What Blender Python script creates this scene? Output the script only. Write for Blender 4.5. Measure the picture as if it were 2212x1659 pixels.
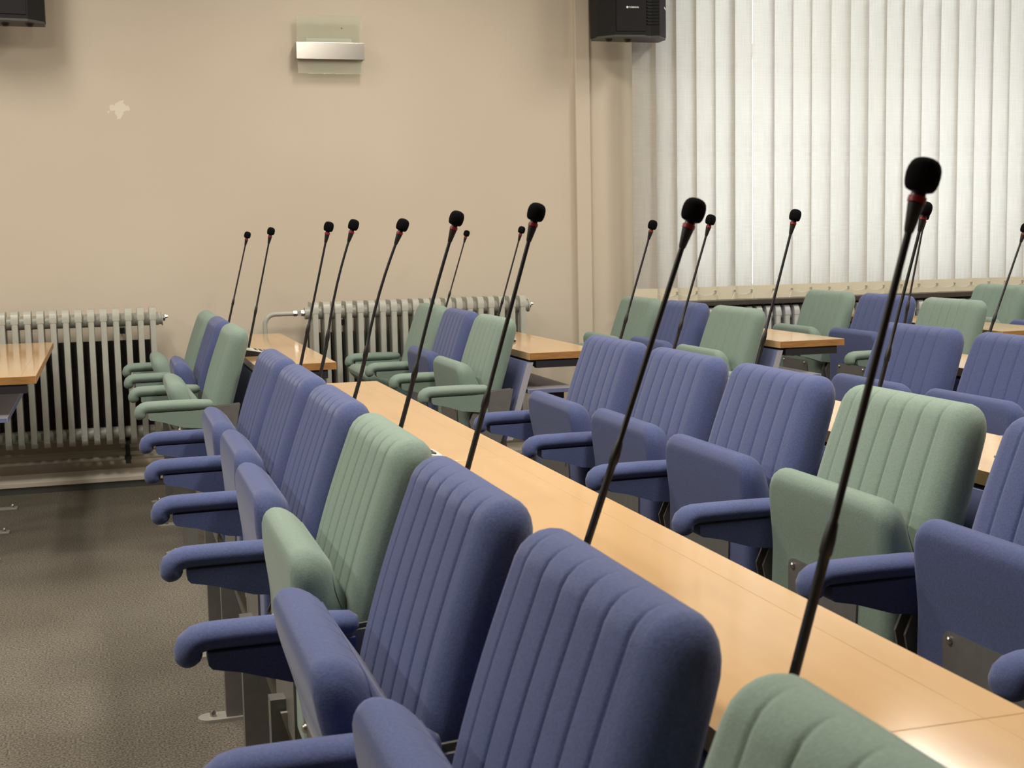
import bpy, bmesh, math, random
from mathutils import Vector, Matrix

random.seed(7)
for o in list(bpy.data.objects):
    bpy.data.objects.remove(o, do_unlink=True)
SC = bpy.context.scene
COL = SC.collection

# ------------------------------------------------------------------ camera
F_PX, PITCH, ROLL, YAW, CAM_H = 2903.2, .1104, -.0198, .2906, 1.2322
cy, sy, cp, sp = math.cos(YAW), math.sin(YAW), math.cos(PITCH), math.sin(PITCH)
Rv = Vector((cy, -sy, 0)); F0 = Vector((sy, cy, 0)); Z = Vector((0, 0, 1))
Fv = F0 * cp - Z * sp
Uv = Z * cp + F0 * sp
cr, sr = math.cos(ROLL), math.sin(ROLL)
right = Rv * cr + Uv * sr
up = Uv * cr - Rv * sr
camd = bpy.data.cameras.new('camera')
camd.sensor_fit = 'HORIZONTAL'; camd.sensor_width = 36.0
camd.lens = 36.0 * F_PX / 2212.0
camd.clip_start = .05
camd.dof.use_dof = True; camd.dof.focus_distance = 3.6; camd.dof.aperture_fstop = 14
cam = bpy.data.objects.new('camera', camd); COL.objects.link(cam)
M = Matrix((right, up, -Fv)).transposed().to_4x4(); M.translation = (0, 0, CAM_H)
cam.matrix_world = M
SC.camera = cam

# ------------------------------------------------------------------ world: pale overcast daylight
w = bpy.data.worlds.new('world'); SC.world = w; w.use_nodes = True
bg = w.node_tree.nodes['Background']
bg.inputs[0].default_value = (.91, .96, 1.0, 1); bg.inputs[1].default_value = 6.7

vs = SC.view_settings
vs.view_transform = 'Standard'; vs.look = 'None'; vs.gamma = 1.0; vs.use_curve_mapping = False
vs.exposure = 0.0
LAMP_W = (58.0, 36.0)           # watts per ceiling luminaire: middle line, wall line
LAMP_COL = (1.0, .935, .84)

# ------------------------------------------------------------------ materials
MATS = {}
def mat(name, col, rough=.6, metal=0.0, spec=.5, sheen=0.0, coat=0.0, coat_rough=.1, noise=None, bump=None, emit=None):
    """noise=(scale, amount, stretch xyz) mottles the base colour; bump=(scale,strength,distance)"""
    m = bpy.data.materials.new(name); m.use_nodes = True; MATS[name] = m
    nt = m.node_tree; b = nt.nodes['Principled BSDF']
    b.inputs['Base Color'].default_value = (*col, 1); b.inputs['Roughness'].default_value = rough
    b.inputs['Metallic'].default_value = metal; b.inputs['Specular IOR Level'].default_value = spec
    b.inputs['Sheen Weight'].default_value = sheen; b.inputs['Sheen Roughness'].default_value = .45
    b.inputs['Coat Weight'].default_value = coat; b.inputs['Coat Roughness'].default_value = coat_rough
    if noise or bump:
        tc = nt.nodes.new('ShaderNodeTexCoord')
    if noise:
        scale, amt, st = noise
        mp = nt.nodes.new('ShaderNodeMapping'); mp.inputs['Scale'].default_value = st
        nz = nt.nodes.new('ShaderNodeTexNoise'); nz.inputs['Scale'].default_value = scale
        nz.inputs['Detail'].default_value = 5; nz.inputs['Roughness'].default_value = .6
        rp = nt.nodes.new('ShaderNodeValToRGB')
        rp.color_ramp.elements[0].position = .3; rp.color_ramp.elements[1].position = .7
        rp.color_ramp.elements[0].color = (*[c * (1 - amt) for c in col], 1)
        rp.color_ramp.elements[1].color = (*[min(1, c * (1 + amt)) for c in col], 1)
        L = nt.links.new
        L(tc.outputs['Object'], mp.inputs[0]); L(mp.outputs[0], nz.inputs['Vector'])
        L(nz.outputs[0], rp.inputs[0]); L(rp.outputs[0], b.inputs['Base Color'])
    if bump:
        nz = nt.nodes.new('ShaderNodeTexNoise'); nz.inputs['Scale'].default_value = bump[0]
        nz.inputs['Detail'].default_value = 3
        bp = nt.nodes.new('ShaderNodeBump'); bp.inputs['Strength'].default_value = bump[1]
        bp.inputs['Distance'].default_value = bump[2]
        nt.links.new(tc.outputs['Object'], nz.inputs['Vector'])
        nt.links.new(nz.outputs[0], bp.inputs['Height']); nt.links.new(bp.outputs[0], b.inputs['Normal'])
    if emit:
        b.inputs['Emission Color'].default_value = (*emit[0], 1); b.inputs['Emission Strength'].default_value = emit[1]
    return m

mat('blue_fabric', (.082, .103, .218), .95, spec=.12, sheen=.18, noise=(260, .16, (1, 1, 1)), bump=(420, .25, .002))
mat('green_fabric', (.208, .278, .232), .95, spec=.12, sheen=.15, noise=(260, .1, (1, 1, 1)), bump=(420, .22, .002))
mat('blue_thread', (.05, .064, .15), .9)
mat('green_thread', (.16, .22, .18), .9)
mat('blue_laminate', (.155, .175, .33), .55, noise=(300, .1, (1, 1, 1)))
mat('grey_laminate', (.42, .41, .46), .45)
mat('grey_steel', (.20, .195, .185), .42, metal=.35, noise=(40, .07, (1, 1, 1)))
mat('pale_steel', (.36, .34, .30), .5, metal=.2)
mat('dark_steel', (.035, .035, .04), .45, metal=.3)
mat('zinc', (.6, .58, .54), .28, metal=1.0)
mat('desk_wood', (.575, .362, .170), .10, spec=.5, noise=(9, .07, (1.2, .12, 1)))
mat('desk_edge', (.40, .20, .065), .4, noise=(60, .18, (.3, .3, 2)))
mat('black_plastic', (.012, .012, .013), .5)
mat('black_foam', (.006, .006, .006), 1.0, spec=.05, bump=(900, .5, .001))
mat('black_tube', (.010, .009, .009), .45)
mat('red_ring', (.22, .012, .02), .35)
mat('silver_panel', (.62, .62, .58), .4, metal=.25)
mat('dark_button', (.06, .06, .06), .5)
mat('speaker_black', (.008, .0075, .0075), .6, spec=.25)
mat('speaker_grey', (.055, .05, .048), .5)
mat('white_print', (.8, .8, .78), .6)
mat('radiator_enamel', (.41, .41, .355), .35, noise=(25, .05, (1, 1, 1)))
mat('radiator_silver', (.46, .465, .46), .38, noise=(25, .06, (1, 1, 1)))
mat('trim_paint', (.66, .60, .50), .5)
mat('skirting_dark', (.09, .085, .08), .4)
mat('pipe_paint', (.40, .37, .31), .45)
mat('brushed_steel', (.52, .495, .45), .24, metal=1.0, noise=(60, .04, (1, 1, 30)))
mat('stone_sill', (.055, .048, .04), .35, noise=(120, .6, (1, 1, 1)))
mat('window_frame', (.82, .82, .80), .4)
mat('ceiling_paint', (.80, .78, .73), .8)
mat('bead_chain', (.8, .78, .7), .4)
mat('unseen_panelling', (.16, .095, .05), .5, noise=(8, .3, (6, 1, .4)))
mat('hem_fabric', (.66, .61, .47), .9, noise=(300, .05, (1, 1, 1)))

# carpet: fine salt-and-pepper pile with worn patches
def carpet():
    m = bpy.data.materials.new('carpet'); m.use_nodes = True; MATS['carpet'] = m
    nt = m.node_tree; b = nt.nodes['Principled BSDF']; L = nt.links.new
    b.inputs['Roughness'].default_value = 1; b.inputs['Specular IOR Level'].default_value = .1
    tc = nt.nodes.new('ShaderNodeTexCoord')
    n1 = nt.nodes.new('ShaderNodeTexNoise'); n1.inputs['Scale'].default_value = 170; n1.inputs['Detail'].default_value = 4
    n2 = nt.nodes.new('ShaderNodeTexNoise'); n2.inputs['Scale'].default_value = 1.7; n2.inputs['Detail'].default_value = 4
    for n in (n1, n2): L(tc.outputs['Object'], n.inputs['Vector'])
    r1 = nt.nodes.new('ShaderNodeValToRGB')
    r1.color_ramp.elements[0].position = .36; r1.color_ramp.elements[1].position = .66
    r1.color_ramp.elements[0].color = (.085, .075, .060, 1); r1.color_ramp.elements[1].color = (.235, .212, .172, 1)
    r2 = nt.nodes.new('ShaderNodeValToRGB')
    r2.color_ramp.elements[0].position = .38; r2.color_ramp.elements[1].position = .62
    r2.color_ramp.elements[0].color = (.82, .81, .79, 1); r2.color_ramp.elements[1].color = (1, 1, 1, 1)
    mx = nt.nodes.new('ShaderNodeMix'); mx.data_type = 'RGBA'; mx.blend_type = 'MULTIPLY'; mx.inputs[0].default_value = 1
    L(n1.outputs[0], r1.inputs[0]); L(n2.outputs[0], r2.inputs[0])
    L(r1.outputs[0], mx.inputs[6]); L(r2.outputs[0], mx.inputs[7]); L(mx.outputs[2], b.inputs['Base Color'])
    bp = nt.nodes.new('ShaderNodeBump'); bp.inputs['Strength'].default_value = .6; bp.inputs['Distance'].default_value = .004
    L(n1.outputs[0], bp.inputs['Height']); L(bp.outputs[0], b.inputs['Normal'])
carpet()

# wall paint with faint blotches and one chipped spot where a paler coat shows
def wall_paint():
    m = bpy.data.materials.new('wall_paint'); m.use_nodes = True; MATS['wall_paint'] = m
    nt = m.node_tree; b = nt.nodes['Principled BSDF']; L = nt.links.new
    b.inputs['Roughness'].default_value = .55; b.inputs['Specular IOR Level'].default_value = .35
    tc = nt.nodes.new('ShaderNodeTexCoord')
    n2 = nt.nodes.new('ShaderNodeTexNoise'); n2.inputs['Scale'].default_value = .9; n2.inputs['Detail'].default_value = 3
    L(tc.outputs['Object'], n2.inputs['Vector'])
    r2 = nt.nodes.new('ShaderNodeValToRGB')
    r2.color_ramp.elements[0].position = .35; r2.color_ramp.elements[1].position = .65
    r2.color_ramp.elements[0].color = (.575, .502, .400, 1); r2.color_ramp.elements[1].color = (.605, .532, .428, 1)
    L(n2.outputs[0], r2.inputs[0])
    # chip mask: distance from (0.10, 1.915) in the wall plane, broken up by noise
    sx = nt.nodes.new('ShaderNodeSeparateXYZ'); L(tc.outputs['Object'], sx.inputs[0])
    cmb = nt.nodes.new('ShaderNodeCombineXYZ'); L(sx.outputs[0], cmb.inputs[0]); L(sx.outputs[2], cmb.inputs[2])
    ds = nt.nodes.new('ShaderNodeVectorMath'); ds.operation = 'DISTANCE'
    L(cmb.outputs[0], ds.inputs[0]); ds.inputs[1].default_value = (.100, 0, 1.918)
    nz = nt.nodes.new('ShaderNodeTexNoise'); nz.inputs['Scale'].default_value = 26; nz.inputs['Detail'].default_value = 5
    L(tc.outputs['Object'], nz.inputs['Vector'])
    ma = nt.nodes.new('ShaderNodeMath'); ma.operation = 'MULTIPLY_ADD'; ma.inputs[1].default_value = .26; ma.inputs[2].default_value = -.13
    L(nz.outputs[0], ma.inputs[0])
    ad = nt.nodes.new('ShaderNodeMath'); ad.operation = 'ADD'; L(ds.outputs['Value'], ad.inputs[0]); L(ma.outputs[0], ad.inputs[1])
    lt = nt.nodes.new('ShaderNodeMath'); lt.operation = 'LESS_THAN'; lt.inputs[1].default_value = .032; L(ad.outputs[0], lt.inputs[0])
    lim = nt.nodes.new('ShaderNodeMath'); lim.operation = 'LESS_THAN'; lim.inputs[1].default_value = .058; L(ds.outputs['Value'], lim.inputs[0])
    mu = nt.nodes.new('ShaderNodeMath'); mu.operation = 'MULTIPLY'; L(lt.outputs[0], mu.inputs[0]); L(lim.outputs[0], mu.inputs[1])
    mx = nt.nodes.new('ShaderNodeMix'); mx.data_type = 'RGBA'; L(mu.outputs[0], mx.inputs[0])
    L(r2.outputs[0], mx.inputs[6]); mx.inputs[7].default_value = (.71, .655, .53, 1)
    L(mx.outputs[2], b.inputs['Base Color'])
wall_paint()

# blind slats: woven cloth that lets daylight through
def slat_cloth():
    m = bpy.data.materials.new('slat_cloth'); m.use_nodes = True; MATS['slat_cloth'] = m
    nt = m.node_tree; L = nt.links.new
    for n in list(nt.nodes): nt.nodes.remove(n)
    out = nt.nodes.new('ShaderNodeOutputMaterial')
    tc = nt.nodes.new('ShaderNodeTexCoord')
    cols = []
    for st in ((6, 1, 190), (230, 1, 5)):
        mp = nt.nodes.new('ShaderNodeMapping'); mp.inputs['Scale'].default_value = st
        nz = nt.nodes.new('ShaderNodeTexNoise'); nz.inputs['Scale'].default_value = 1; nz.inputs['Detail'].default_value = 3
        L(tc.outputs['Object'], mp.inputs[0]); L(mp.outputs[0], nz.inputs['Vector']); cols.append(nz)
    ad = nt.nodes.new('ShaderNodeMath'); ad.operation = 'ADD'; L(cols[0].outputs[0], ad.inputs[0]); L(cols[1].outputs[0], ad.inputs[1])
    rp = nt.nodes.new('ShaderNodeMapRange'); rp.inputs['From Min'].default_value = .7; rp.inputs['From Max'].default_value = 1.3
    rp.inputs['To Min'].default_value = .90; rp.inputs['To Max'].default_value = 1.06; L(ad.outputs[0], rp.inputs[0])
    def tint(c):
        v = nt.nodes.new('ShaderNodeVectorMath'); v.operation = 'SCALE'; v.inputs[0].default_value = c
        L(rp.outputs[0], v.inputs['Scale']); return v
    d = nt.nodes.new('ShaderNodeBsdfDiffuse'); L(tint((.58, .56, .485)).outputs[0], d.inputs[0])
    t = nt.nodes.new('ShaderNodeBsdfTranslucent'); L(tint((.80, .775, .77)).outputs[0], t.inputs[0])
    mx = nt.nodes.new('ShaderNodeMixShader'); mx.inputs[0].default_value = .48
    L(d.outputs[0], mx.inputs[1]); L(t.outputs[0], mx.inputs[2]); L(mx.outputs[0], out.inputs[0])
slat_cloth()

def pane_mat(name, tint, gl, frost=0.0):
    m = bpy.data.materials.new(name); m.use_nodes = True; MATS[name] = m
    nt = m.node_tree; L = nt.links.new
    for n in list(nt.nodes): nt.nodes.remove(n)
    out = nt.nodes.new('ShaderNodeOutputMaterial')
    tr = nt.nodes.new('ShaderNodeBsdfTransparent'); tr.inputs[0].default_value = (*tint, 1)
    g = nt.nodes.new('ShaderNodeBsdfGlossy'); g.inputs['Roughness'].default_value = .05
    mx = nt.nodes.new('ShaderNodeMixShader'); mx.inputs[0].default_value = gl
    L(tr.outputs[0], mx.inputs[1]); L(g.outputs[0], mx.inputs[2])
    last = mx
    if frost:
        d = nt.nodes.new('ShaderNodeBsdfDiffuse'); d.inputs[0].default_value = (.68, .675, .58, 1)
        m2 = nt.nodes.new('ShaderNodeMixShader'); m2.inputs[0].default_value = frost
        L(mx.outputs[0], m2.inputs[1]); L(d.outputs[0], m2.inputs[2]); last = m2
    L(last.outputs[0], out.inputs[0])
pane_mat('window_glass', (.93, .96, .95), .06)
pane_mat('frosted_glass', (.95, .97, .93), .03, .24)

# ------------------------------------------------------------------ helpers
def tag(o, label=None, cat=None, group=None, kind=None):
    if label: o['label'] = label
    if cat: o['category'] = cat
    if group: o['group'] = group
    if kind: o['kind'] = kind
    return o

def empty(name, loc, label=None, cat=None, group=None, kind=None):
    o = bpy.data.objects.new(name, None); o.location = loc; o.empty_display_size = .1
    COL.objects.link(o); return tag(o, label, cat, group, kind)

def put(name, me, parent=None, loc=(0, 0, 0), rot=None):
    o = bpy.data.objects.new(name, me); COL.objects.link(o)
    if parent: o.parent = parent
    o.location = loc
    if rot: o.rotation_euler = rot
    return o

class MB:
    """collects shapes, gives one mesh"""
    def __init__(s): s.v = []; s.f = []
    def add(s, vs, fs):
        k = len(s.v); s.v += [tuple(p) for p in vs]; s.f += [tuple(i + k for i in f) for f in fs]; return s
    def box(s, x0, x1, y0, y1, z0, z1, bev=0):
        vs = [(x0, y0, z0), (x1, y0, z0), (x1, y1, z0), (x0, y1, z0), (x0, y0, z1), (x1, y0, z1), (x1, y1, z1), (x0, y1, z1)]
        fs = [(0, 3, 2, 1), (4, 5, 6, 7), (0, 1, 5, 4), (1, 2, 6, 5), (2, 3, 7, 6), (3, 0, 4, 7)]
        if not bev: return s.add(vs, fs)
        bm = bmesh.new(); V = [bm.verts.new(p) for p in vs]
        for f in fs: bm.faces.new([V[i] for i in f])
        bmesh.ops.bevel(bm, geom=bm.edges[:], offset=bev, segments=2, affect='EDGES', profile=.6)
        bm.verts.index_update()
        s.add([v.co[:] for v in bm.verts], [[v.index for v in f.verts] for f in bm.faces]); bm.free(); return s
    def prism(s, pts, axis, a, b):
        """polygon pts in the two other axes, extruded along axis from a to b"""
        def mk(p, t):
            if axis == 'y': return (p[0], t, p[1])
            if axis == 'x': return (t, p[0], p[1])
            return (p[0], p[1], t)
        n = len(pts)
        vs = [mk(p, a) for p in pts] + [mk(p, b) for p in pts]
        fs = [tuple(range(n)), tuple(range(2 * n - 1, n - 1, -1))]
        fs += [(i, i + n, (i + 1) % n + n, (i + 1) % n) for i in range(n)]
        return s.add(vs, fs)
    def tube(s, path, rad, n=10, caps=True, sq=(1, 1), ref=(0, 1, 0)):
        """round tube along path; rad a number or one per point; sq squashes (side, other)"""
        P = [Vector(p) for p in path]
        if not isinstance(rad, (list, tuple)): rad = [rad] * len(P)
        vs = []; fs = []; u = Vector(ref)
        for i, p in enumerate(P):
            t = (P[min(i + 1, len(P) - 1)] - P[max(i - 1, 0)]).normalized()
            u = (u - t * u.dot(t))
            if u.length < 1e-6: u = Vector((1, 0, 0)) - t * t.x
            u.normalize(); w_ = t.cross(u)
            for k in range(n):
                a = 2 * math.pi * k / n
                vs.append(p + u * (math.cos(a) * rad[i] * sq[0]) + w_ * (math.sin(a) * rad[i] * sq[1]))
        for i in range(len(P) - 1):
            for k in range(n):
                fs.append((i * n + k, i * n + (k + 1) % n, (i + 1) * n + (k + 1) % n, (i + 1) * n + k))
        if caps:
            fs.append(tuple(range(n - 1, -1, -1))); fs.append(tuple(range((len(P) - 1) * n, len(P) * n)))
        return s.add(vs, fs)
    def mesh(s, name, m, smooth=None, weld=False):
        me = bpy.data.meshes.new(name); bm = bmesh.new()
        V = [bm.verts.new(p) for p in s.v]
        for f in s.f:
            try: bm.faces.new([V[i] for i in f])
            except ValueError: pass
        if weld: bmesh.ops.remove_doubles(bm, verts=bm.verts[:], dist=1e-5)
        bmesh.ops.recalc_face_normals(bm, faces=bm.faces[:])
        if smooth is not None:
            for f in bm.faces: f.smooth = True
            for e in bm.edges:
                if len(e.link_faces) == 2 and e.calc_face_angle(0) > math.radians(smooth): e.smooth = False
        bm.to_mesh(me); bm.free()
        me.materials.append(MATS[m]); return me
    def build(s, name, m, parent=None, smooth=None, weld=False, loc=(0, 0, 0), rot=None):
        return put(name, s.mesh(name, m, smooth, weld), parent, loc, rot)

def arc(cx, cz, r, a0, a1, n):
    return [(cx + r * math.cos(math.radians(a0 + (a1 - a0) * i / n)), cz + r * math.sin(math.radians(a0 + (a1 - a0) * i / n))) for i in range(n + 1)]

# ------------------------------------------------------------------ lamps of the room (above the frame)
CEIL = 3.25
def ceiling_light(x, y, label, watts):
    e = empty('ceiling_light', (x, y, CEIL), label, 'ceiling light', 'ceiling luminaires')
    MB().box(-.16, .16, -.65, .65, -.07, 0, .01).build('housing', 'window_frame', e)
    MB().box(-.14, .14, -.62, .62, -.085, -.071).build('diffuser', 'lamp_diffuser', e)
    ld = bpy.data.lights.new('ceiling_light_lamp', 'AREA'); ld.shape = 'RECTANGLE'; ld.size = .28; ld.size_y = 1.24
    ld.energy = watts; ld.color = LAMP_COL
    lo = bpy.data.objects.new('lamp', ld); COL.objects.link(lo); lo.parent = e; lo.location = (0, 0, -.09)
mat('lamp_diffuser', (.9, .9, .88), .5, emit=(LAMP_COL, 3.0))
for i, x in enumerate((-3.4, -.72, 1.45, 3.9, 6.4)):
    for j, y in enumerate((2.5, 5.45)):
        ceiling_light(x, y, 'long ceiling luminaire, %s from the left in the %s line from the wall' %
                      (('first', 'second', 'third', 'fourth', 'fifth')[i], ('second', 'first')[j]), LAMP_W[j])

# ------------------------------------------------------------------ room shell
YW = 7.25                      # inner face of the wall with the radiators and windows
X0, X1, Y0 = -6.5, 9.0, -5.0
WX0, WX1, WZ0, WZ1 = 3.10, 8.0, .84, 2.95      # window opening
tag(MB().box(X0, X1, Y0, YW + .4, -.12, 0).build('floor', 'carpet'), kind='structure')
tag(MB().box(X0, X1, Y0, YW + .4, CEIL, CEIL + .12).build('ceiling', 'ceiling_paint'), kind='structure')
wb = MB().box(X0, WX0, YW, YW + .35, 0, CEIL).box(WX1, X1, YW, YW + .35, 0, CEIL)
wb.box(WX0, WX1, YW, YW + .35, 0, WZ0).box(WX0, WX1, YW, YW + .35, WZ1, CEIL)
tag(wb.build('wall_back', 'wall_paint'), kind='structure')
tag(MB().box(X0 - .2, X0, Y0, YW + .35, 0, CEIL).build('wall_left', 'wall_paint'), kind='structure')
tag(MB().box(X1, X1 + .2, Y0, YW + .35, 0, CEIL).build('wall_right', 'wall_paint'), kind='structure')
tag(MB().box(X0, X1, Y0 - .2, Y0, 0, CEIL).build('wall_front', 'unseen_panelling'), kind='structure')  # wall out of view; dark panelling invented to cut fill on the seat sides
# vertical trunking where the radiator wall meets the window bay
tag(MB().box(2.562, 2.648, YW - .035, YW + .01, 0, CEIL, .006).build('trim_1', 'wall_paint'), kind='structure')
# boxed ledge along the foot of the wall, painted rail over a dark skirting
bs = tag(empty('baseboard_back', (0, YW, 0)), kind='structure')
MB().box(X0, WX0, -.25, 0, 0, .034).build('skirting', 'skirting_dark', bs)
MB().box(X0, WX0, -.258, 0, .034, .058, .003).build('ledge', 'trim_paint', bs)

# ------------------------------------------------------------------ window, sill, blinds
wn = tag(empty('window_1', (0, YW + .12, 0)), kind='structure')
fr = MB()
fr.box(WX0, WX1, 0, .08, WZ0, WZ0 + .07).box(WX0, WX1, 0, .08, WZ1 - .07, WZ1).box(WX0, WX1, 0, .08, 2.25, 2.33)
nx = 4; step = (WX1 - WX0) / nx
for i in range(nx + 1):
    x = WX0 + i * step
    fr.box(max(WX0, x - .045), min(WX1, x + .045), .001, .079, WZ0, WZ1)
fr.build('window_frame', 'window_frame', wn)
for i in range(nx):
    for z0, z1 in ((WZ0 + .07, 2.25), (2.33, WZ1 - .07)):
        MB().box(WX0 + i * step + .045, WX0 + (i + 1) * step - .045, .035, .041, z0, z1).build('pane', 'window_glass', wn)
tag(MB().box(2.93, WX1 + .1, 7.0, YW + .10, .808, .838, .004).build('window_sill', 'stone_sill'),
    'dark speckled stone sill under the blinds', 'window sill')

bl = empty('vertical_blind', (0, 7.10, 0), 'cream cloth vertical blind covering the bright window', 'blind')
PITCH_S, SW = .1222, .134
BZ0, BZ1 = .838, 3.05
def slat_mesh(wd):
    n = 6; th = .0006; vs = []; fs = []
    # gently cupped strip, cloth thin as it is
    pr = [(-wd / 2 + wd * i / n, .004 * (1 - (2 * i / n - 1) ** 2)) for i in range(n + 1)]
    m = MB()
    ring = [(x, y) for x, y in pr] + [(x, y + th) for x, y in reversed(pr)]
    m.prism(ring, 'z', .075, BZ1 - BZ0)
    h = MB()
    ring2 = [(x, y - .0012) for x, y in pr] + [(x, y + .0028) for x, y in reversed(pr)]
    h.prism(ring2, 'z', 0, .075)
    return m.mesh('slat', 'slat_cloth', 30), h.mesh('hem', 'hem_fabric', 30)
SL, HM = slat_mesh(SW)
first = 2.862
slat_x = []
k = 0
x = first + SW / 2
while x < WX1 - .1:
    dx = 0
    if k == 6: dx = .004
    s_ = put('slat', SL, bl, (x + dx + random.uniform(-.003, .003), -.0, BZ0), (0, 0, math.radians(-9 + random.uniform(-6, 6))))
    if k == 5: s_.location.x -= .016
    if k == 2: s_.rotation_euler.z = math.radians(-16)
    put('hem', HM, s_)
    slat_x.append(s_.location.x); x += PITCH_S; k += 1
MB().box(first - .02, WX1, -.03, .03, BZ1, BZ1 + .045, .004).build('head_rail', 'window_frame', bl)
# bead chain strung between the slat feet, with hanging loops
for i in range(len(slat_x) - 1):
    a, b = slat_x[i] + .06, slat_x[i + 1] + .06
    lowp = .018 if i not in (3, 5, 6) else -.035
    za = BZ0 + .048; zb = BZ0 + .048
    pts = [(a + (b - a) * t / 6, -.022, (za + (zb - za) * t / 6) - (.02 if lowp > 0 else .085) * 4 * (t / 6) * (1 - t / 6)) for t in range(7)]
    MB().tube(pts, .0011 if lowp > 0 else .0022, 5).build('chain', 'bead_chain', bl, 60)
    MB().box(b - .004, b + .004, -.024, -.008, zb - .006, zb + .006).build('clip', 'pale_steel', bl)

# ------------------------------------------------------------------ radiators
def radiator_section(z0, z1, w_=.0290, pitch=.0595, dep=.165, m='radiator_enamel'):
    b = MB(); hy = dep / 2
    zc0, zc1 = z0 + .045, z1 - .05
    for yc in (-hy + .022, 0, hy - .022):          # three water columns
        b.box(-w_ / 2, w_ / 2, yc - .021, yc + .021, zc0 - .02, zc1 + .02, .006)
    top = [(-hy, zc1 - .01)] + [(p[0] * hy, z1 - .03 + p[1] * .03) for p in [(-.99, -.25), (-.93, .35), (-.8, .8), (-.55, 1), (-.28, .86), (0, 1), (.28, .86), (.55, 1), (.8, .8), (.93, .35), (.99, -.25)]] + [(hy, zc1 - .01)]
    b.prism(top, 'x', -w_ / 2 - .002, w_ / 2 + .002)
    bot = [(-hy, zc0 + .01)] + [(p[0] * hy, z0 + .025 - p[1] * .025) for p in [(-.97, .1), (-.8, .8), (-.5, 1), (.5, 1), (.8, .8), (.97, .1)]] + [(hy, zc0 + .01)]
    b.prism(bot, 'x', -w_ / 2, w_ / 2)
    for zc, r in ((z1 - .058, .034), (z0 + .055, .03)):   # hubs joining the sections
        b.tube([(-pitch / 2, -.012, zc), (pitch / 2, -.012, zc)], r, 14)
    return b.mesh('section', m, 40)

def radiator(x0, n, yc, z0, z1, label, m='radiator_enamel', plugs=True, group=None):
    P_ = .0595
    r = empty('radiator', (x0, yc, 0), label, 'radiator', group)
    me = radiator_section(z0, z1, m=m)
    for i in range(n):
        put('section', me, r, (i * P_, 0, 0))
    if plugs:
        xe = (n - 1) * P_ + .03
        MB().tube([(xe, -.012, z1 - .058), (xe + .014, -.012, z1 - .058)], .030, 14).tube(
            [(xe + .014, -.012, z1 - .058), (xe + .02, -.012, z1 - .058)], .036, 14).build('end_plug', m, r, 40)
        MB().tube([(xe + .02, -.012, z1 - .056), (xe + .032, -.012, z1 - .056)], .017, 6).tube(
            [(xe + .032, -.012, z1 - .05), (xe + .046, -.012, z1 - .05)], [.011, .007], 6).build('bleed_valve', 'zinc', r, 40)
    MB().box(-.02, (n - 1) * P_ + .02, .098, .106, z0 + .02, z1 - .17).build('shade_board', 'skirting_dark', r)  # added dark board, stands in for the shade between the columns
    for xx in (2.5 * P_, (n - 3.5) * P_):
        MB().box(xx - .012, xx + .012, .0, YW - yc - .004, z1 - .13, z1 - .10).build('wall_bracket', 'dark_steel', r)
        MB().box(xx - .012, xx + .012, -.05, YW - yc - .004, z0 - .004, z0 + .012).build('wall_bracket', 'dark_steel', r)
    return r
RY = 7.06
P_ = .0595
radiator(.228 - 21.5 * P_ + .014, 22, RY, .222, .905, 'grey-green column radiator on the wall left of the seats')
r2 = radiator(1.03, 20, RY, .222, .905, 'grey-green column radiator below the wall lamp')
# supply pipe and valve of the radiator below the wall lamp
zt = .905 - .058
MB().tube([(-.03, -.012, zt), (-.048, -.012, zt)], .033, 14).build('end_plug', 'radiator_enamel', r2, 40)
MB().tube([(-.048, -.012, zt), (-.066, -.012, zt)], .017, 6).tube([(-.066, -.012, zt), (-.088, -.012, zt)], .012, 10).tube(
    [(-.088, -.012, zt), (-.106, -.012, zt)], .0165, 6).build('valve', 'zinc', r2, 35)
MB().tube([(-.077, -.012, zt), (-.077, -.04, zt)], .012, 8).build('valve_cap', 'pale_steel', r2, 35)
bend = [(-.106, -.012, zt)] + [(-.17 + .055 * math.cos(math.radians(a)) - .03, -.012, zt - .055 + .055 * math.sin(math.radians(a))) for a in range(90, 181, 10)]
MB().tube(bend + [(-.255, -.012, .05), (-.255, -.012, .06 - .058)], .0125, 12).build('supply_pipe', 'radiator_enamel', r2, 50)
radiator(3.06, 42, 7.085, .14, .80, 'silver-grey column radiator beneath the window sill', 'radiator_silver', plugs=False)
# heating pipe running under the left radiator with its clamp
hp = empty('heating_pipe', (0, 7.16, 0), 'horizontal heating pipe low on the wall under the left radiator', 'pipe')
MB().tube([(-3.5, 0, .128), (2.5, 0, .128)], .012, 10).build('pipe', 'pipe_paint', hp, 50)
MB().tube([(-3.5, .03, .165), (2.5, .03, .165)], .010, 10).build('pipe', 'pipe_paint', hp, 50)
for xx in (-2.2, -.9, .06, 1.9):
    MB().box(xx - .013, xx + .013, -.014, .06, .098, .118).box(xx - .017, xx + .017, -.017, .02, .118, .138, .003).box(
        xx - .012, xx + .012, -.012, .06, .138, .19, .003).build('clamp', 'dark_steel', hp)

# ------------------------------------------------------------------ wall lamp
wl = empty('wall_lamp', (1.185, YW, 2.24), 'square frosted glass wall lamp with a brushed steel bar', 'wall lamp')
MB().box(-.12, .12, -.05, 0, -.04, .04).build('back_plate', 'window_frame', wl)
MB().box(-.173, .173, -.072, -.064, -.145, .155, .002).build('glass_plate', 'frosted_glass', wl)
b = MB(); b.box(-.179, .179, -.094, -.088, -.073, .013, .001)
b.box(-.179, -.174, -.088, -.02, -.073, .013).box(.174, .179, -.088, -.02, -.073, .013)
b.build('steel_bar', 'brushed_steel', wl)
MB().tube([(.065, -.0745, .09), (.065, -.072, .09)], .0035, 10).build('screw', 'dark_button', wl)

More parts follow.
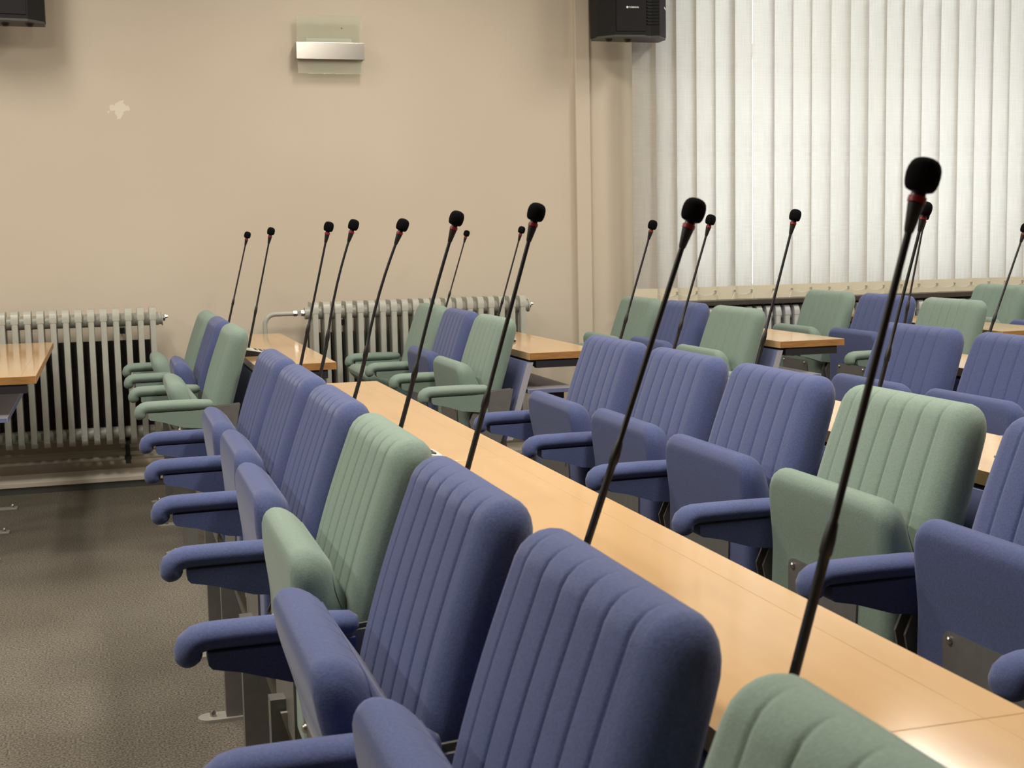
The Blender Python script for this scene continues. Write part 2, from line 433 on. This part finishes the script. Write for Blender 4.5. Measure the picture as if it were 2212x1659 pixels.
# ------------------------------------------------------------------ loudspeakers
def text_mesh(s, size, m):
    cu = bpy.data.curves.new('lettering', 'FONT'); cu.body = s; cu.size = size; cu.align_x = 'LEFT'; cu.extrude = .0004
    cu.offset = size * .02
    t = bpy.data.objects.new('lettering', cu); COL.objects.link(t)
    bpy.context.view_layer.update()
    me = bpy.data.meshes.new_from_object(t.evaluated_get(bpy.context.evaluated_depsgraph_get()))
    bpy.data.objects.remove(t); me.materials.clear(); me.materials.append(MATS[m]); return me
def loudspeaker(loc, label, mirror=1):
    s = empty('loudspeaker', loc, label, 'loudspeaker', 'black wall loudspeakers')
    def pl(pts): return [(p[0] * mirror, p[1]) for p in pts]
    body = pl([(-.20, .13), (-.20, .03), (-.127, -.055), (.045, -.075), (.052, -.045), (.085, -.045), (.13, -.06), (.20, .02), (.20, .13)])
    MB().prism(body, 'z', .012, .55).build('cabinet', 'speaker_black', s)
    MB().prism([(p[0] * .985, p[1] * .97) for p in body], 'z', 0, .012).build('bottom_plate', 'speaker_grey', s)
    MB().prism(pl([(-.120, -.0565), (.040, -.0755), (.0405, -.0795), (-.1195, -.0605)]), 'z', .03, .54).build('front_grille', 'speaker_black', s)
    for i in range(26):
        z = .07 + i * .017
        MB().prism(pl([(.062, -.046), (.088, -.046), (.126, -.060), (.124, -.063), (.087, -.05), (.062, -.05)]), 'z', z, z + .007).build('louvre', 'speaker_black', s)
    MB().box(-.05, .05, .10, .318, .16, .40).build('wall_bracket', 'dark_steel', s)
    for xx in (-.13, -.02):
        MB().tube([(xx * mirror, .03, 0), (xx * mirror, .03, -.014)], [.022, .013], 12).build('foot', 'black_plastic', s, 40)
    if mirror > 0:
        ang = math.atan2(-.019, .16)
        t = put('lettering', text_mesh('YAMAHA', .0135, 'white_print'), s, (-.052, -.0695, .150), (math.radians(90), 0, ang))
        tag(t, 'small white maker lettering')
        em = MB(); em.tube([(0, 0, 0), (0, -.0006, 0)], .0062, 14)
        em.build('emblem', 'white_print', s, loc=(-.060, -.0682, .1545))
        MB().box(-.012, .012, -.001, .0, -.004, .004).build('side_lettering', 'white_print', s, loc=(.188, .0055, .165), rot=(0, math.radians(25), math.radians(48)))
    return s
loudspeaker((2.795, 6.925, 2.275), 'black loudspeaker beside the vertical blinds')
loudspeaker((-.42, 6.925, 2.281), 'black loudspeaker at the upper left of the wall', -1)

# ------------------------------------------------------------------ tip-up seats
XO = .30        # seat origin in row coordinates
def slab(W, H, rc, Tf, Tr, re, taper, seams, seam_d, pillow, rows=26, flat_rear=False, rb=.03, grow=0.0, ret=None):
    """cushion shell: returns (y, t, n) points and faces; n>0 is the sitting side"""
    ys = set()
    for i in range(9):
        a = i / 8; e = re * 1.15 * (1 - math.cos(a * math.pi / 2))
        ys.add(round(-W + e, 5)); ys.add(round(W - e, 5))
    for i in range(6):
        e = rc * i / 5
        ys.add(round(-W + e, 5)); ys.add(round(W - e, 5))
    n = 40
    for i in range(n + 1): ys.add(round(-W + re + (2 * W - 2 * re) * i / n, 5))
    for s_ in seams:
        for d in (-.008, -.0045, -.0022, 0, .0022, .0045, .008): ys.add(round(s_ + d, 5))
    ys = sorted(y for y in ys if -W <= y <= W)
    y2 = [ys[0]]
    for y in ys[1:]:
        if y - y2[-1] > .0011 or y in (0,) or any(abs(y - s_) < 1e-6 for s_ in seams): y2.append(y)
    y2[-1] = W; ys = y2
    def prof(e, r):
        q = min(max(e / r, 0), 1); return math.sqrt(max(0, 1 - (1 - q) ** 2))
    tt = [0.0] + [1 - math.cos(a) for a in ()]
    g = []
    for i in range(rows + 1): g.append(i / rows)
    # cluster towards top and bottom
    g = [.5 - .5 * math.cos(math.pi * q) * (1 - .35 * (1 - abs(math.cos(math.pi * q)))) for q in g]
    g[0] = 0; g[-1] = 1
    front = []; rear = []
    for y in ys:
        ay = abs(y); d = ay - (W - rc)
        ttop = H if d <= 0 else H - rc + math.sqrt(max(0, rc * rc - d * d))
        cf = []; crr = []
        for q in g:
            t = q * ttop
            es = W - ay; et = (ttop - t); eb = t
            fac = prof(es, re) * prof(et, ret or re) * prof(eb, rb)
            nf = (Tf + grow * (1 - (t / H) ** 1.6)) * fac
            fade = min(1, et / .03) * min(1, es / .02)
            if seams:
                ins = seams[0] - .001 <= y <= seams[-1] + .001
                gr = sum(math.exp(-((y - s_) / .0032) ** 2) for s_ in seams)
                nf -= seam_d * gr * fade * (1 if nf > 0 else 0)
                if ins:
                    for a, b_ in zip(seams, seams[1:]):
                        if a <= y <= b_:
                            nf += pillow * fade * math.sin(math.pi * (y - a) / (b_ - a)) ** .6 if 0 < (y - a) / (b_ - a) < 1 else 0
            yy = y * (1 - taper * t / H)
            cf.append((yy, t, nf)); 
            facr = prof(es, min(re, Tr * 1.2) if flat_rear else re) * prof(et, min(re, Tr * 1.2) if flat_rear else re) * prof(eb, rb)
            crr.append((yy, t, -Tr * facr))
        front.append(cf); rear.append(crr)
    R = rows + 1; vs = []; fs = []
    for c in front: vs += c
    off = len(vs)
    for c in rear: vs += c
    for i in range(len(ys) - 1):
        for j in range(rows):
            fs.append((i * R + j, (i + 1) * R + j, (i + 1) * R + j + 1, i * R + j + 1))
            fs.append((off + i * R + j, off + i * R + j + 1, off + (i + 1) * R + j + 1, off + (i + 1) * R + j))
    return vs, fs

SEAMS = [-.1625, -.0975, -.0325, .0325, .0975, .1625]
def back_mesh(m):
    H = .462; th = math.radians(16.5); sx, cx_ = math.sin(th), math.cos(th)
    vs, fs = slab(.240, H, .052, .040, .034, .048, .05, SEAMS, .0030, .0022, rows=30, ret=.04)
    out = []
    xt, zt_ = .492, .896
    for y, t, n in vs:
        d = H - t
        bulge = .012 * math.sin(math.pi * min(1, t / H)) if n > .01 else 0
        nn = n + bulge
        out.append((xt - d * sx - nn * cx_ - XO, y, zt_ - d * cx_ + nn * sx))
    return MB().add(out, fs).mesh('backrest', m, 70, True)
CP = (.36, .40)          # cushion pivot x, z
def cushion_mesh(m):
    H = .345
    vs, fs = slab(.236, H, .055, .036, .024, .072, .03, SEAMS, .0016, .001, rows=26, flat_rear=True, grow=.085, ret=.036)
    out = []
    for y, t, n in vs:
        q = max(0, min(1, (t / H - .45) / .4)); out.append((.302 + n - .012 * q * q * (3 - 2 * q) - CP[0], y, .383 + t - CP[1]))
    return MB().add(out, fs).mesh('seat_cushion', m, 60, True)
def welt_mesh(m):
    H = .345; b = MB(); pts = []
    W_, rc_ = .236 - .026, .05
    path = [(-W_, .06)] + [(-W_, .06 + (H - .09 - rc_) * i / 8) for i in range(1, 9)]
    path += [(-W_ + rc_ - rc_ * math.cos(math.radians(a)), H - .03 - rc_ + rc_ * math.sin(math.radians(a))) for a in range(15, 91, 15)]
    path += [(-p[0], p[1]) for p in reversed(path)]
    re, rt = .072, .036
    def pr(e, r):
        q = min(max(e / r, 0), 1); return math.sqrt(max(0, 1 - (1 - q) ** 2))
    for y, t in path:
        n = (.036 + .085 * (1 - (t / H) ** 1.6)) * pr(.236 - abs(y), re) * pr(H - t, rt) * pr(t, .03)
        q = max(0, min(1, (t / H - .45) / .4))
        pts.append((.302 + n + .0002 - .012 * q * q * (3 - 2 * q) - CP[0], y * (1 - .03 * t / H), .383 + t - CP[1]))
    b.tube(pts, .0013, 6); return b.mesh('seam', m, 60)
def arm_meshes(m):
    # rolled pad with a hooked nose
    path = [(.362, 0, .6235), (.35, 0, .6240), (.30, 0, .6250), (.22, 0, .6255), (.15, 0, .6248), (.124, 0, .6240), (.110, 0, .6205), (.1010, 0, .6135), (.0975, 0, .604), (.0975, 0, .595), (.098, 0, .588), (.0985, 0, .5825), (.099, 0, .5805)]
    rad = [.010, .018, .0208, .0210, .0212, .0213, .0216, .0220, .0222, .0215, .0185, .012, .005]
    pad = MB().tube([(p[0] - XO, p[1], p[2]) for p in path], rad, 18, True, (1.58, 1.0)).mesh('armrest_pad', m, 70)
    pts = [(.126, .604), (.126, .585), (.132, .578), (.175, .569), (.25, .545), (.354, .533), (.354, .606)]
    pan = MB().prism([(p[0] - XO, p[1]) for p in pts], 'y', -.0275, .0275).mesh('armrest_panel', m)
    return pad, pan
def plate_mesh():
    pts = [(.315, .612), (.462, .622), (.430, .47), (.40, .40), (.30, .40), (.28, .50), (.30, .545)]
    b = MB()
    for y in (-.019, .013):
        b.prism([(p[0] - XO, p[1]) for p in pts], 'y', y, y + .006)
    return b.mesh('side_plate', 'grey_steel')
def pan_mesh():
    b = MB(); pts = [(-.13, 0)] + [(.13, 0)] + [(p[0], p[1]) for p in arc(.115, .155, .02, 0, 90, 4)] + [(p[0], p[1]) for p in arc(-.115, .155, .02, 90, 180, 4)]
    b.prism([(p[0], p[1] + .372 - CP[1]) for p in pts], 'x', .2735 - CP[0], .2775 - CP[0])
    return b.mesh('seat_plate', 'grey_steel')
def bolt_mesh(r, l, axis='z'):
    b = MB()
    if axis == 'z': b.tube([(0, 0, 0), (0, 0, l * .6), (0, 0, l)], [r, r * .95, r * .5], 8)
    else: b.tube([(0, 0, 0), (-l * .6, 0, 0), (-l, 0, 0)], [r, r * .95, r * .4], 8)
    return b.mesh('bolt', 'zinc', 50)
def leg_meshes():
    f = MB().box(.246 - XO, .300 - XO, -.018, .018, .006, .42).mesh('front_post', 'grey_steel')
    r = MB().box(.352 - XO, .392 - XO, -.022, .022, .006, .43).mesh('rear_post', 'grey_steel')
    bpts = [(.262, .40), (.288, .40), (.372, .10), (.346, .10)]
    br = MB().prism([(p[0] - XO, p[1]) for p in bpts], 'y', -.034, -.024).mesh('brace', 'pale_steel')
    gp = [(.31, .42), (.40, .42), (.47, .06), (.41, .06)]
    gu = MB().prism([(p[0] - XO, p[1]) for p in gp], 'y', .05, .056).mesh('gusset', 'pale_steel')
    ft = MB(); pts = [(.40 - XO, -.03), (.40 - XO, .03), (.21 - XO, .03)] + [(.205 - XO + .03 * math.cos(math.radians(a)), .03 * math.sin(math.radians(a))) for a in range(100, 261, 20)] + [(.21 - XO, -.03)]
    ft.prism(pts, 'z', 0, .008)
    return f, r, br, gu, ft.mesh('foot_plate', 'pale_steel')
BACK = {c: back_mesh(c + '_fabric') for c in ('blue', 'green')}
CUSH = {c: cushion_mesh(c + '_fabric') for c in ('blue', 'green')}
WELT = {c: welt_mesh(c + '_thread') for c in ('blue', 'green')}
ARM = {c: arm_meshes(c + '_fabric') for c in ('blue', 'green')}
PLATE, PAN = plate_mesh(), pan_mesh()
BOLT, BOLTX = bolt_mesh(.008, .016), bolt_mesh(.0075, .007, 'x')
LEGS = leg_meshes()

def arm(s, y, c):
    a = put('armrest', ARM[c][0], s, (0, y, 0)); put('armrest_panel', ARM[c][1], a)
    put('side_plate', PLATE, s, (0, y, 0))
def seat(px, yc, half, col, arm_col, label, group, far_arm=False, tilt=0.0, far_col=None):
    s = empty('tip_up_seat', (px + XO, yc, 0), label, 'seat', group)
    put('backrest', BACK[col], s)
    c = put('seat_cushion', CUSH[col], s, (CP[0] - XO, 0, CP[1]), (0, -math.radians(tilt), 0))
    put('seam', WELT[col], c)
    put('seat_plate', PAN, c)
    for sy_ in (-1, 1): put('screw', BOLTX, c, (.2735 - CP[0], sy_ * .113, .533 - CP[1]))
    arm(s, -half, arm_col)
    if far_arm: arm(s, half, far_col or arm_col)
    f, r, br, gu, ft = LEGS
    put('leg', f, s); put('leg', r, s); put('brace', br, s); put('gusset', gu, s)
    p = put('foot_plate', ft, s); put('bolt', BOLT, p, (.213 - XO, 0, .008)); put('bolt', BOLT, p, (.33 - XO, .0, .008))
    return s

ROWX = {-1: -1.1103, 0: -.006, 1: 1.0682, 2: 2.1852, 3: 3.2922, 4: 4.385}
ROWN = {0: 'leftmost row', 1: 'second row', 2: 'third row', 3: 'fourth row', 4: 'fifth row'}
ORD = ('first', 'second', 'third', 'fourth', 'fifth', 'sixth', 'seventh')
NEAR0, NS = 4.28, .55
FARB, FS = 6.80, .56
near_cols = {0: 'bbbgbbg', 1: 'bbbgb', 2: 'bbb'}
far_cols = {0: 'gbg', 1: 'gbg', 2: 'gbg', 3: 'gbg', 4: 'gbg'}
CN = {'b': 'blue', 'g': 'green'}
TILT = {(0, 1): -2, (0, 4): 9, (0, 5): 4, (1, 0): 4, (2, 0): 2, (1, 3): -1, (0, 0, 'f'): 12, (0, 2, 'f'): 13, (1, 0, 'f'): 43, (1, 2, 'f'): 2, (3, 0, 'f'): 6, (2, 0, 'f'): 8}
for r, cols in near_cols.items():
    for i, c in enumerate(cols):
        seat(ROWX[r], NEAR0 - NS * (i + .5), NS / 2, CN[c], 'blue',
             '%s folded tip-up seat, %s from the cross aisle in the %s' % (CN[c], ORD[i], ROWN[r] if r else 'leftmost long row'),
             'folded seats in the near blocks', far_arm=(i == 0), tilt=TILT.get((r, i), 0))
for r, cols in far_cols.items():
    for i, c in enumerate(cols):
        if r == 4 and i == 2: continue
        dx = (-.020, -.010, .002)[i] if r == 0 else 0
        lowered = (r == 1 and i == 0)
        seat(ROWX[r] + dx, FARB - FS * (i + .5), FS / 2, CN[c], 'green',
             '%s %s seat, %s from the radiator wall in the %s' % (CN[c], 'lowered' if lowered else 'folded tip-up', ORD[i], ROWN[r]),
             'seats in the wall-side blocks', far_arm=(i == 0), tilt=TILT.get((r, i, 'f'), 0))

# ------------------------------------------------------------------ desks
DX0, DX1, DZ = .539, .847, .76
def desk(px, y0, y1, label, near_end=True, far_end=True):
    yc = (y0 + y1) / 2; hl = (y1 - y0) / 2 - .0004
    d = empty('desk', (px + .69, yc, 0), label, 'desk', 'bench desks behind the seats')
    O = .69
    t = MB().box(DX0 - O, .795 - O, -hl, hl, DZ - .0285, DZ, .0006).build('tabletop', 'desk_wood', d)
    MB().box(.7952 - O, DX1 - O, -hl, hl, DZ - .0285, DZ, .0006).build('tabletop_strip', 'desk_wood', t)
    for sgn in (-1, 1):      # darker edge banding on the ends
        MB().box(DX0 + .002 - O, DX1 - .002 - O, sgn * hl - .0007, sgn * hl + .0007, DZ - .0275, DZ - .0015).build('edge_band', 'desk_edge', t)
    MB().box(DX1 - O - .0005, DX1 - O + .0007, -hl + .002, hl - .002, DZ - .0275, DZ - .0015).build('edge_band', 'desk_edge', t)
    # steel rails under the top
    for sgn in (-1, 1):
        yy = sgn * (hl - .022)
        MB().box(.57 - O, .815 - O, yy - .015, yy + .015, DZ - .062, DZ - .0285).build('rail', 'dark_steel', d)
    MB().box(.575 - O, .60 - O, -hl + .04, hl - .04, DZ - .06, DZ - .0285).build('rail', 'dark_steel', d)
    # sloped modesty panel
    top, bot = (.560, .722), (.466, .41)
    pts = [(top[0] - .026 - O, top[1]), (top[0] - O, top[1]), (bot[0] - O, bot[1]), (bot[0] - .026 - O, bot[1])]
    pnl = MB().prism(pts, 'y', -hl + .012, hl - .012).build('modesty_panel', 'blue_laminate', d)
    for sgn in (-1, 1):
        MB().prism(pts, 'y', sgn * (hl - .012) - .0008, sgn * (hl - .012) + .0008).build('panel_edge', 'grey_laminate', pnl)
    # book shelf
    sh = MB().box(.535 - O, .742 - O, -hl + .01, hl - .01, .594, .612, .002).build('book_shelf', 'grey_laminate', d)
    MB().box(.7425 - O, .7438 - O, -hl + .012, hl - .012, .5955, .6105).build('edge_band', 'blue_laminate', sh)
    for sgn in (-1, 1):
        MB().box(.537 - O, .74 - O, sgn * (hl - .01) - .0008, sgn * (hl - .01) + .0008, .5955, .6105).build('edge_band', 'blue_laminate', sh)
        MB().box(.57 - O, .70 - O, sgn * (hl - .06) - .012, sgn * (hl - .06) + .012, .565, .594).build('shelf_bracket', 'dark_steel', d)
    # legs with bolted feet
    for yy in (-.47, .08, .63):
        MB().box(.505 - O, .548 - O, yy - .02, yy + .02, .008, .41).build('leg', 'grey_steel', d)
        f = MB().box(.49 - O, .655 - O, yy - .03, yy + .03, 0, .008, .002).build('foot_plate', 'pale_steel', d)
        put('bolt', BOLT, f, (.635 - O, yy, .008))
    return d
FD0, FD1 = 5.124, 6.86
for r in (-1, 0, 1, 2, 3):
    desk(ROWX[r] + (-.012 if r == 0 else 0), FD0, FD1, {
        -1: 'honey wood desk at the left edge in front of the radiator',
        0: 'honey wood desk by the wall behind the leftmost row of seats',
        1: 'honey wood desk by the wall behind the second row',
        2: 'honey wood desk near the window behind the third row',
        3: 'honey wood desk near the window behind the fourth row'}[r])
for r, n in ((0, 3), (1, 3), (2, 2)):
    for i in range(n):
        y1 = 4.38 - 1.655 * i
        desk(ROWX[r], y1 - 1.655, y1, 'honey wood desk, %s from the cross aisle, behind the %s' % (ORD[i], 'leftmost long row' if r == 0 else ROWN[r]))

# ------------------------------------------------------------------ gooseneck microphones
def mic(px, xb, y, lx, hz, label, bend=0.0, unit=True):
    m = empty('gooseneck_microphone', (px + xb, y, DZ), label, 'microphone', 'gooseneck microphones on the desks')
    # wedge base, high at the stem, low at the speaker's side
    plan = [(-.036, -.062), (-.036, .062)] + [(.052 + .03 * math.cos(math.radians(a)), .032 + .03 * math.sin(math.radians(a))) for a in (90, 60, 30, 0)] + [(.052 + .03 * math.cos(math.radians(a)), -.032 + .03 * math.sin(math.radians(a))) for a in (0, -30, -60, -90)]
    def zt_(x): return .030 - .022 * (x + .036) / .118
    n = len(plan)
    b = MB().add([(p[0], p[1], 0.0005) for p in plan] + [(p[0], p[1], zt_(p[0])) for p in plan],
                 [tuple(range(n)), tuple(range(2 * n - 1, n - 1, -1))] + [(i, i + n, (i + 1) % n + n, (i + 1) % n) for i in range(n)])
    base = b.build('base', 'black_plastic', m, loc=(0, -.05, 0))
    p2 = [(p[0] * 1.03, p[1] * 1.03) for p in plan]
    b = MB().add([(p[0], p[1], zt_(p[0])) for p in p2] + [(p[0] * .985, p[1] * .985, zt_(p[0]) + .004) for p in p2],
                 [tuple(range(n)), tuple(range(2 * n - 1, n - 1, -1))] + [(i, i + n, (i + 1) % n + n, (i + 1) % n) for i in range(n)])
    tp = b.build('top_plate', 'silver_panel', base)
    for bx in (.024, .044, .064):
        for by in (-.028, .0, .028):
            if bx == .024 and by == 0: continue
            MB().box(-.0055, .0055, -.009, .009, 0, .003).build('button', 'dark_button', base, loc=(bx, by, zt_(bx) + .0035), rot=(0, math.radians(8), 0))
    S = Vector((0, 0, .022)); T = Vector((lx, 0, hz + .03))
    ax = (T - S).normalized()
    def pt(t): return S + (T - S) * t + Vector((-1, 0, .2)) * bend * math.sin(math.pi * min(1, max(0, (t - .25) / .75)))
    # stem: thick gooseneck, tapered coupling, thin rod
    ts = [0, .1, .2, .27, .30, .305, .33, .36, .365, .44, .54, .64, .74, .82, .88, .9]
    R_ = [.0052] * 4 + [.0053, .0064, .0066, .0052, .0040] + [.0038] * 3 + [.0036] * 4
    MB().tube([pt(t) for t in ts], R_, 10, ref=(0, 1, 0)).build('stem', 'black_tube', m, 60)
    hd = (pt(.93) - pt(.86)).normalized() if bend else ax
    top = pt(.905)
    def lathe(z_r, n=16):
        c = MB(); c.tube([top + hd * z for z, r in z_r], [r for z, r in z_r], n); return c
    L_ = (T - pt(.905)).length          # from rod end to centre of the foam
    q = L_ - .0145                       # underside of the foam
    lathe([(-.006, .0036), (-.004, .0046), (q - .0135, .0078), (q - .0132, .0074), (q + .004, .0066)]).build('capsule_housing', 'black_tube', m, 50)
    lathe([(q - .0125, .0074), (q - .012, .0086), (q - .0065, .0086), (q - .006, .0074)]).build('light_ring', 'red_ring', m, 50)
    foam = [(-.0005, .004), (-.0015, .0098), (-.0003, .0128), (.003, .0147), (.008, .0157), (.014, .0160), (.0195, .0154), (.0240, .0138), (.0272, .0112), (.0290, .0078), (.0299, .004), (.0301, .0005)]
    lathe([(q + z, r) for z, r in foam], 20).build('foam_windscreen', 'black_foam', m, 80)
    return m
near_m = [(1.084, .142, .490, 0), (1.654, .172, .471, .0), (2.266, .149, .482, 0), (2.828, .149, .481, .004), (3.397, .153, .474, .011), (3.967, .128, .482, .010)]
for i, (y, lx, hz, bd) in enumerate(near_m):
    mic(ROWX[0] + .006, .58, y, lx, hz, 'black gooseneck microphone, %s the camera on the long front desk' % ('nearest' if i == 0 else ORD[i] + ' nearest'), bd)
mic(0, .572, 4.32, .118, .481, 'black gooseneck microphone at the aisle end of the long front desk')
mic(-.012, .562, 5.66, .113, .478, 'black gooseneck microphone with its keypad showing on the left wall-side desk')
mic(-.022, .556, 6.55, .121, .468, 'shortest-looking black gooseneck microphone at the wall end of the left desk')
mic(ROWX[1], .58, 6.80 - .03, .148, .456, 'black gooseneck microphone near the radiator on the second wall-side desk')
mic(ROWX[1], .58, 5.796, .145, .465, 'black gooseneck microphone behind the blue seat of the second wall-side block')
for i, (y, lx, hz) in enumerate([(4.297, .151, .468), (3.841, .154, .478), (3.277, .139, .481), (2.673, .138, .484), (2.16, .14, .48)]):
    mic(ROWX[1], .58, y, lx, hz, 'black gooseneck microphone, %s from the cross aisle behind the second row' % ORD[i])
for i, (y, lx, hz) in enumerate([(4.29, .102, .484), (3.816, .17, .432)]):
    mic(ROWX[2], .58, y, lx, hz, 'black gooseneck microphone, %s from the cross aisle behind the third row' % ORD[i])
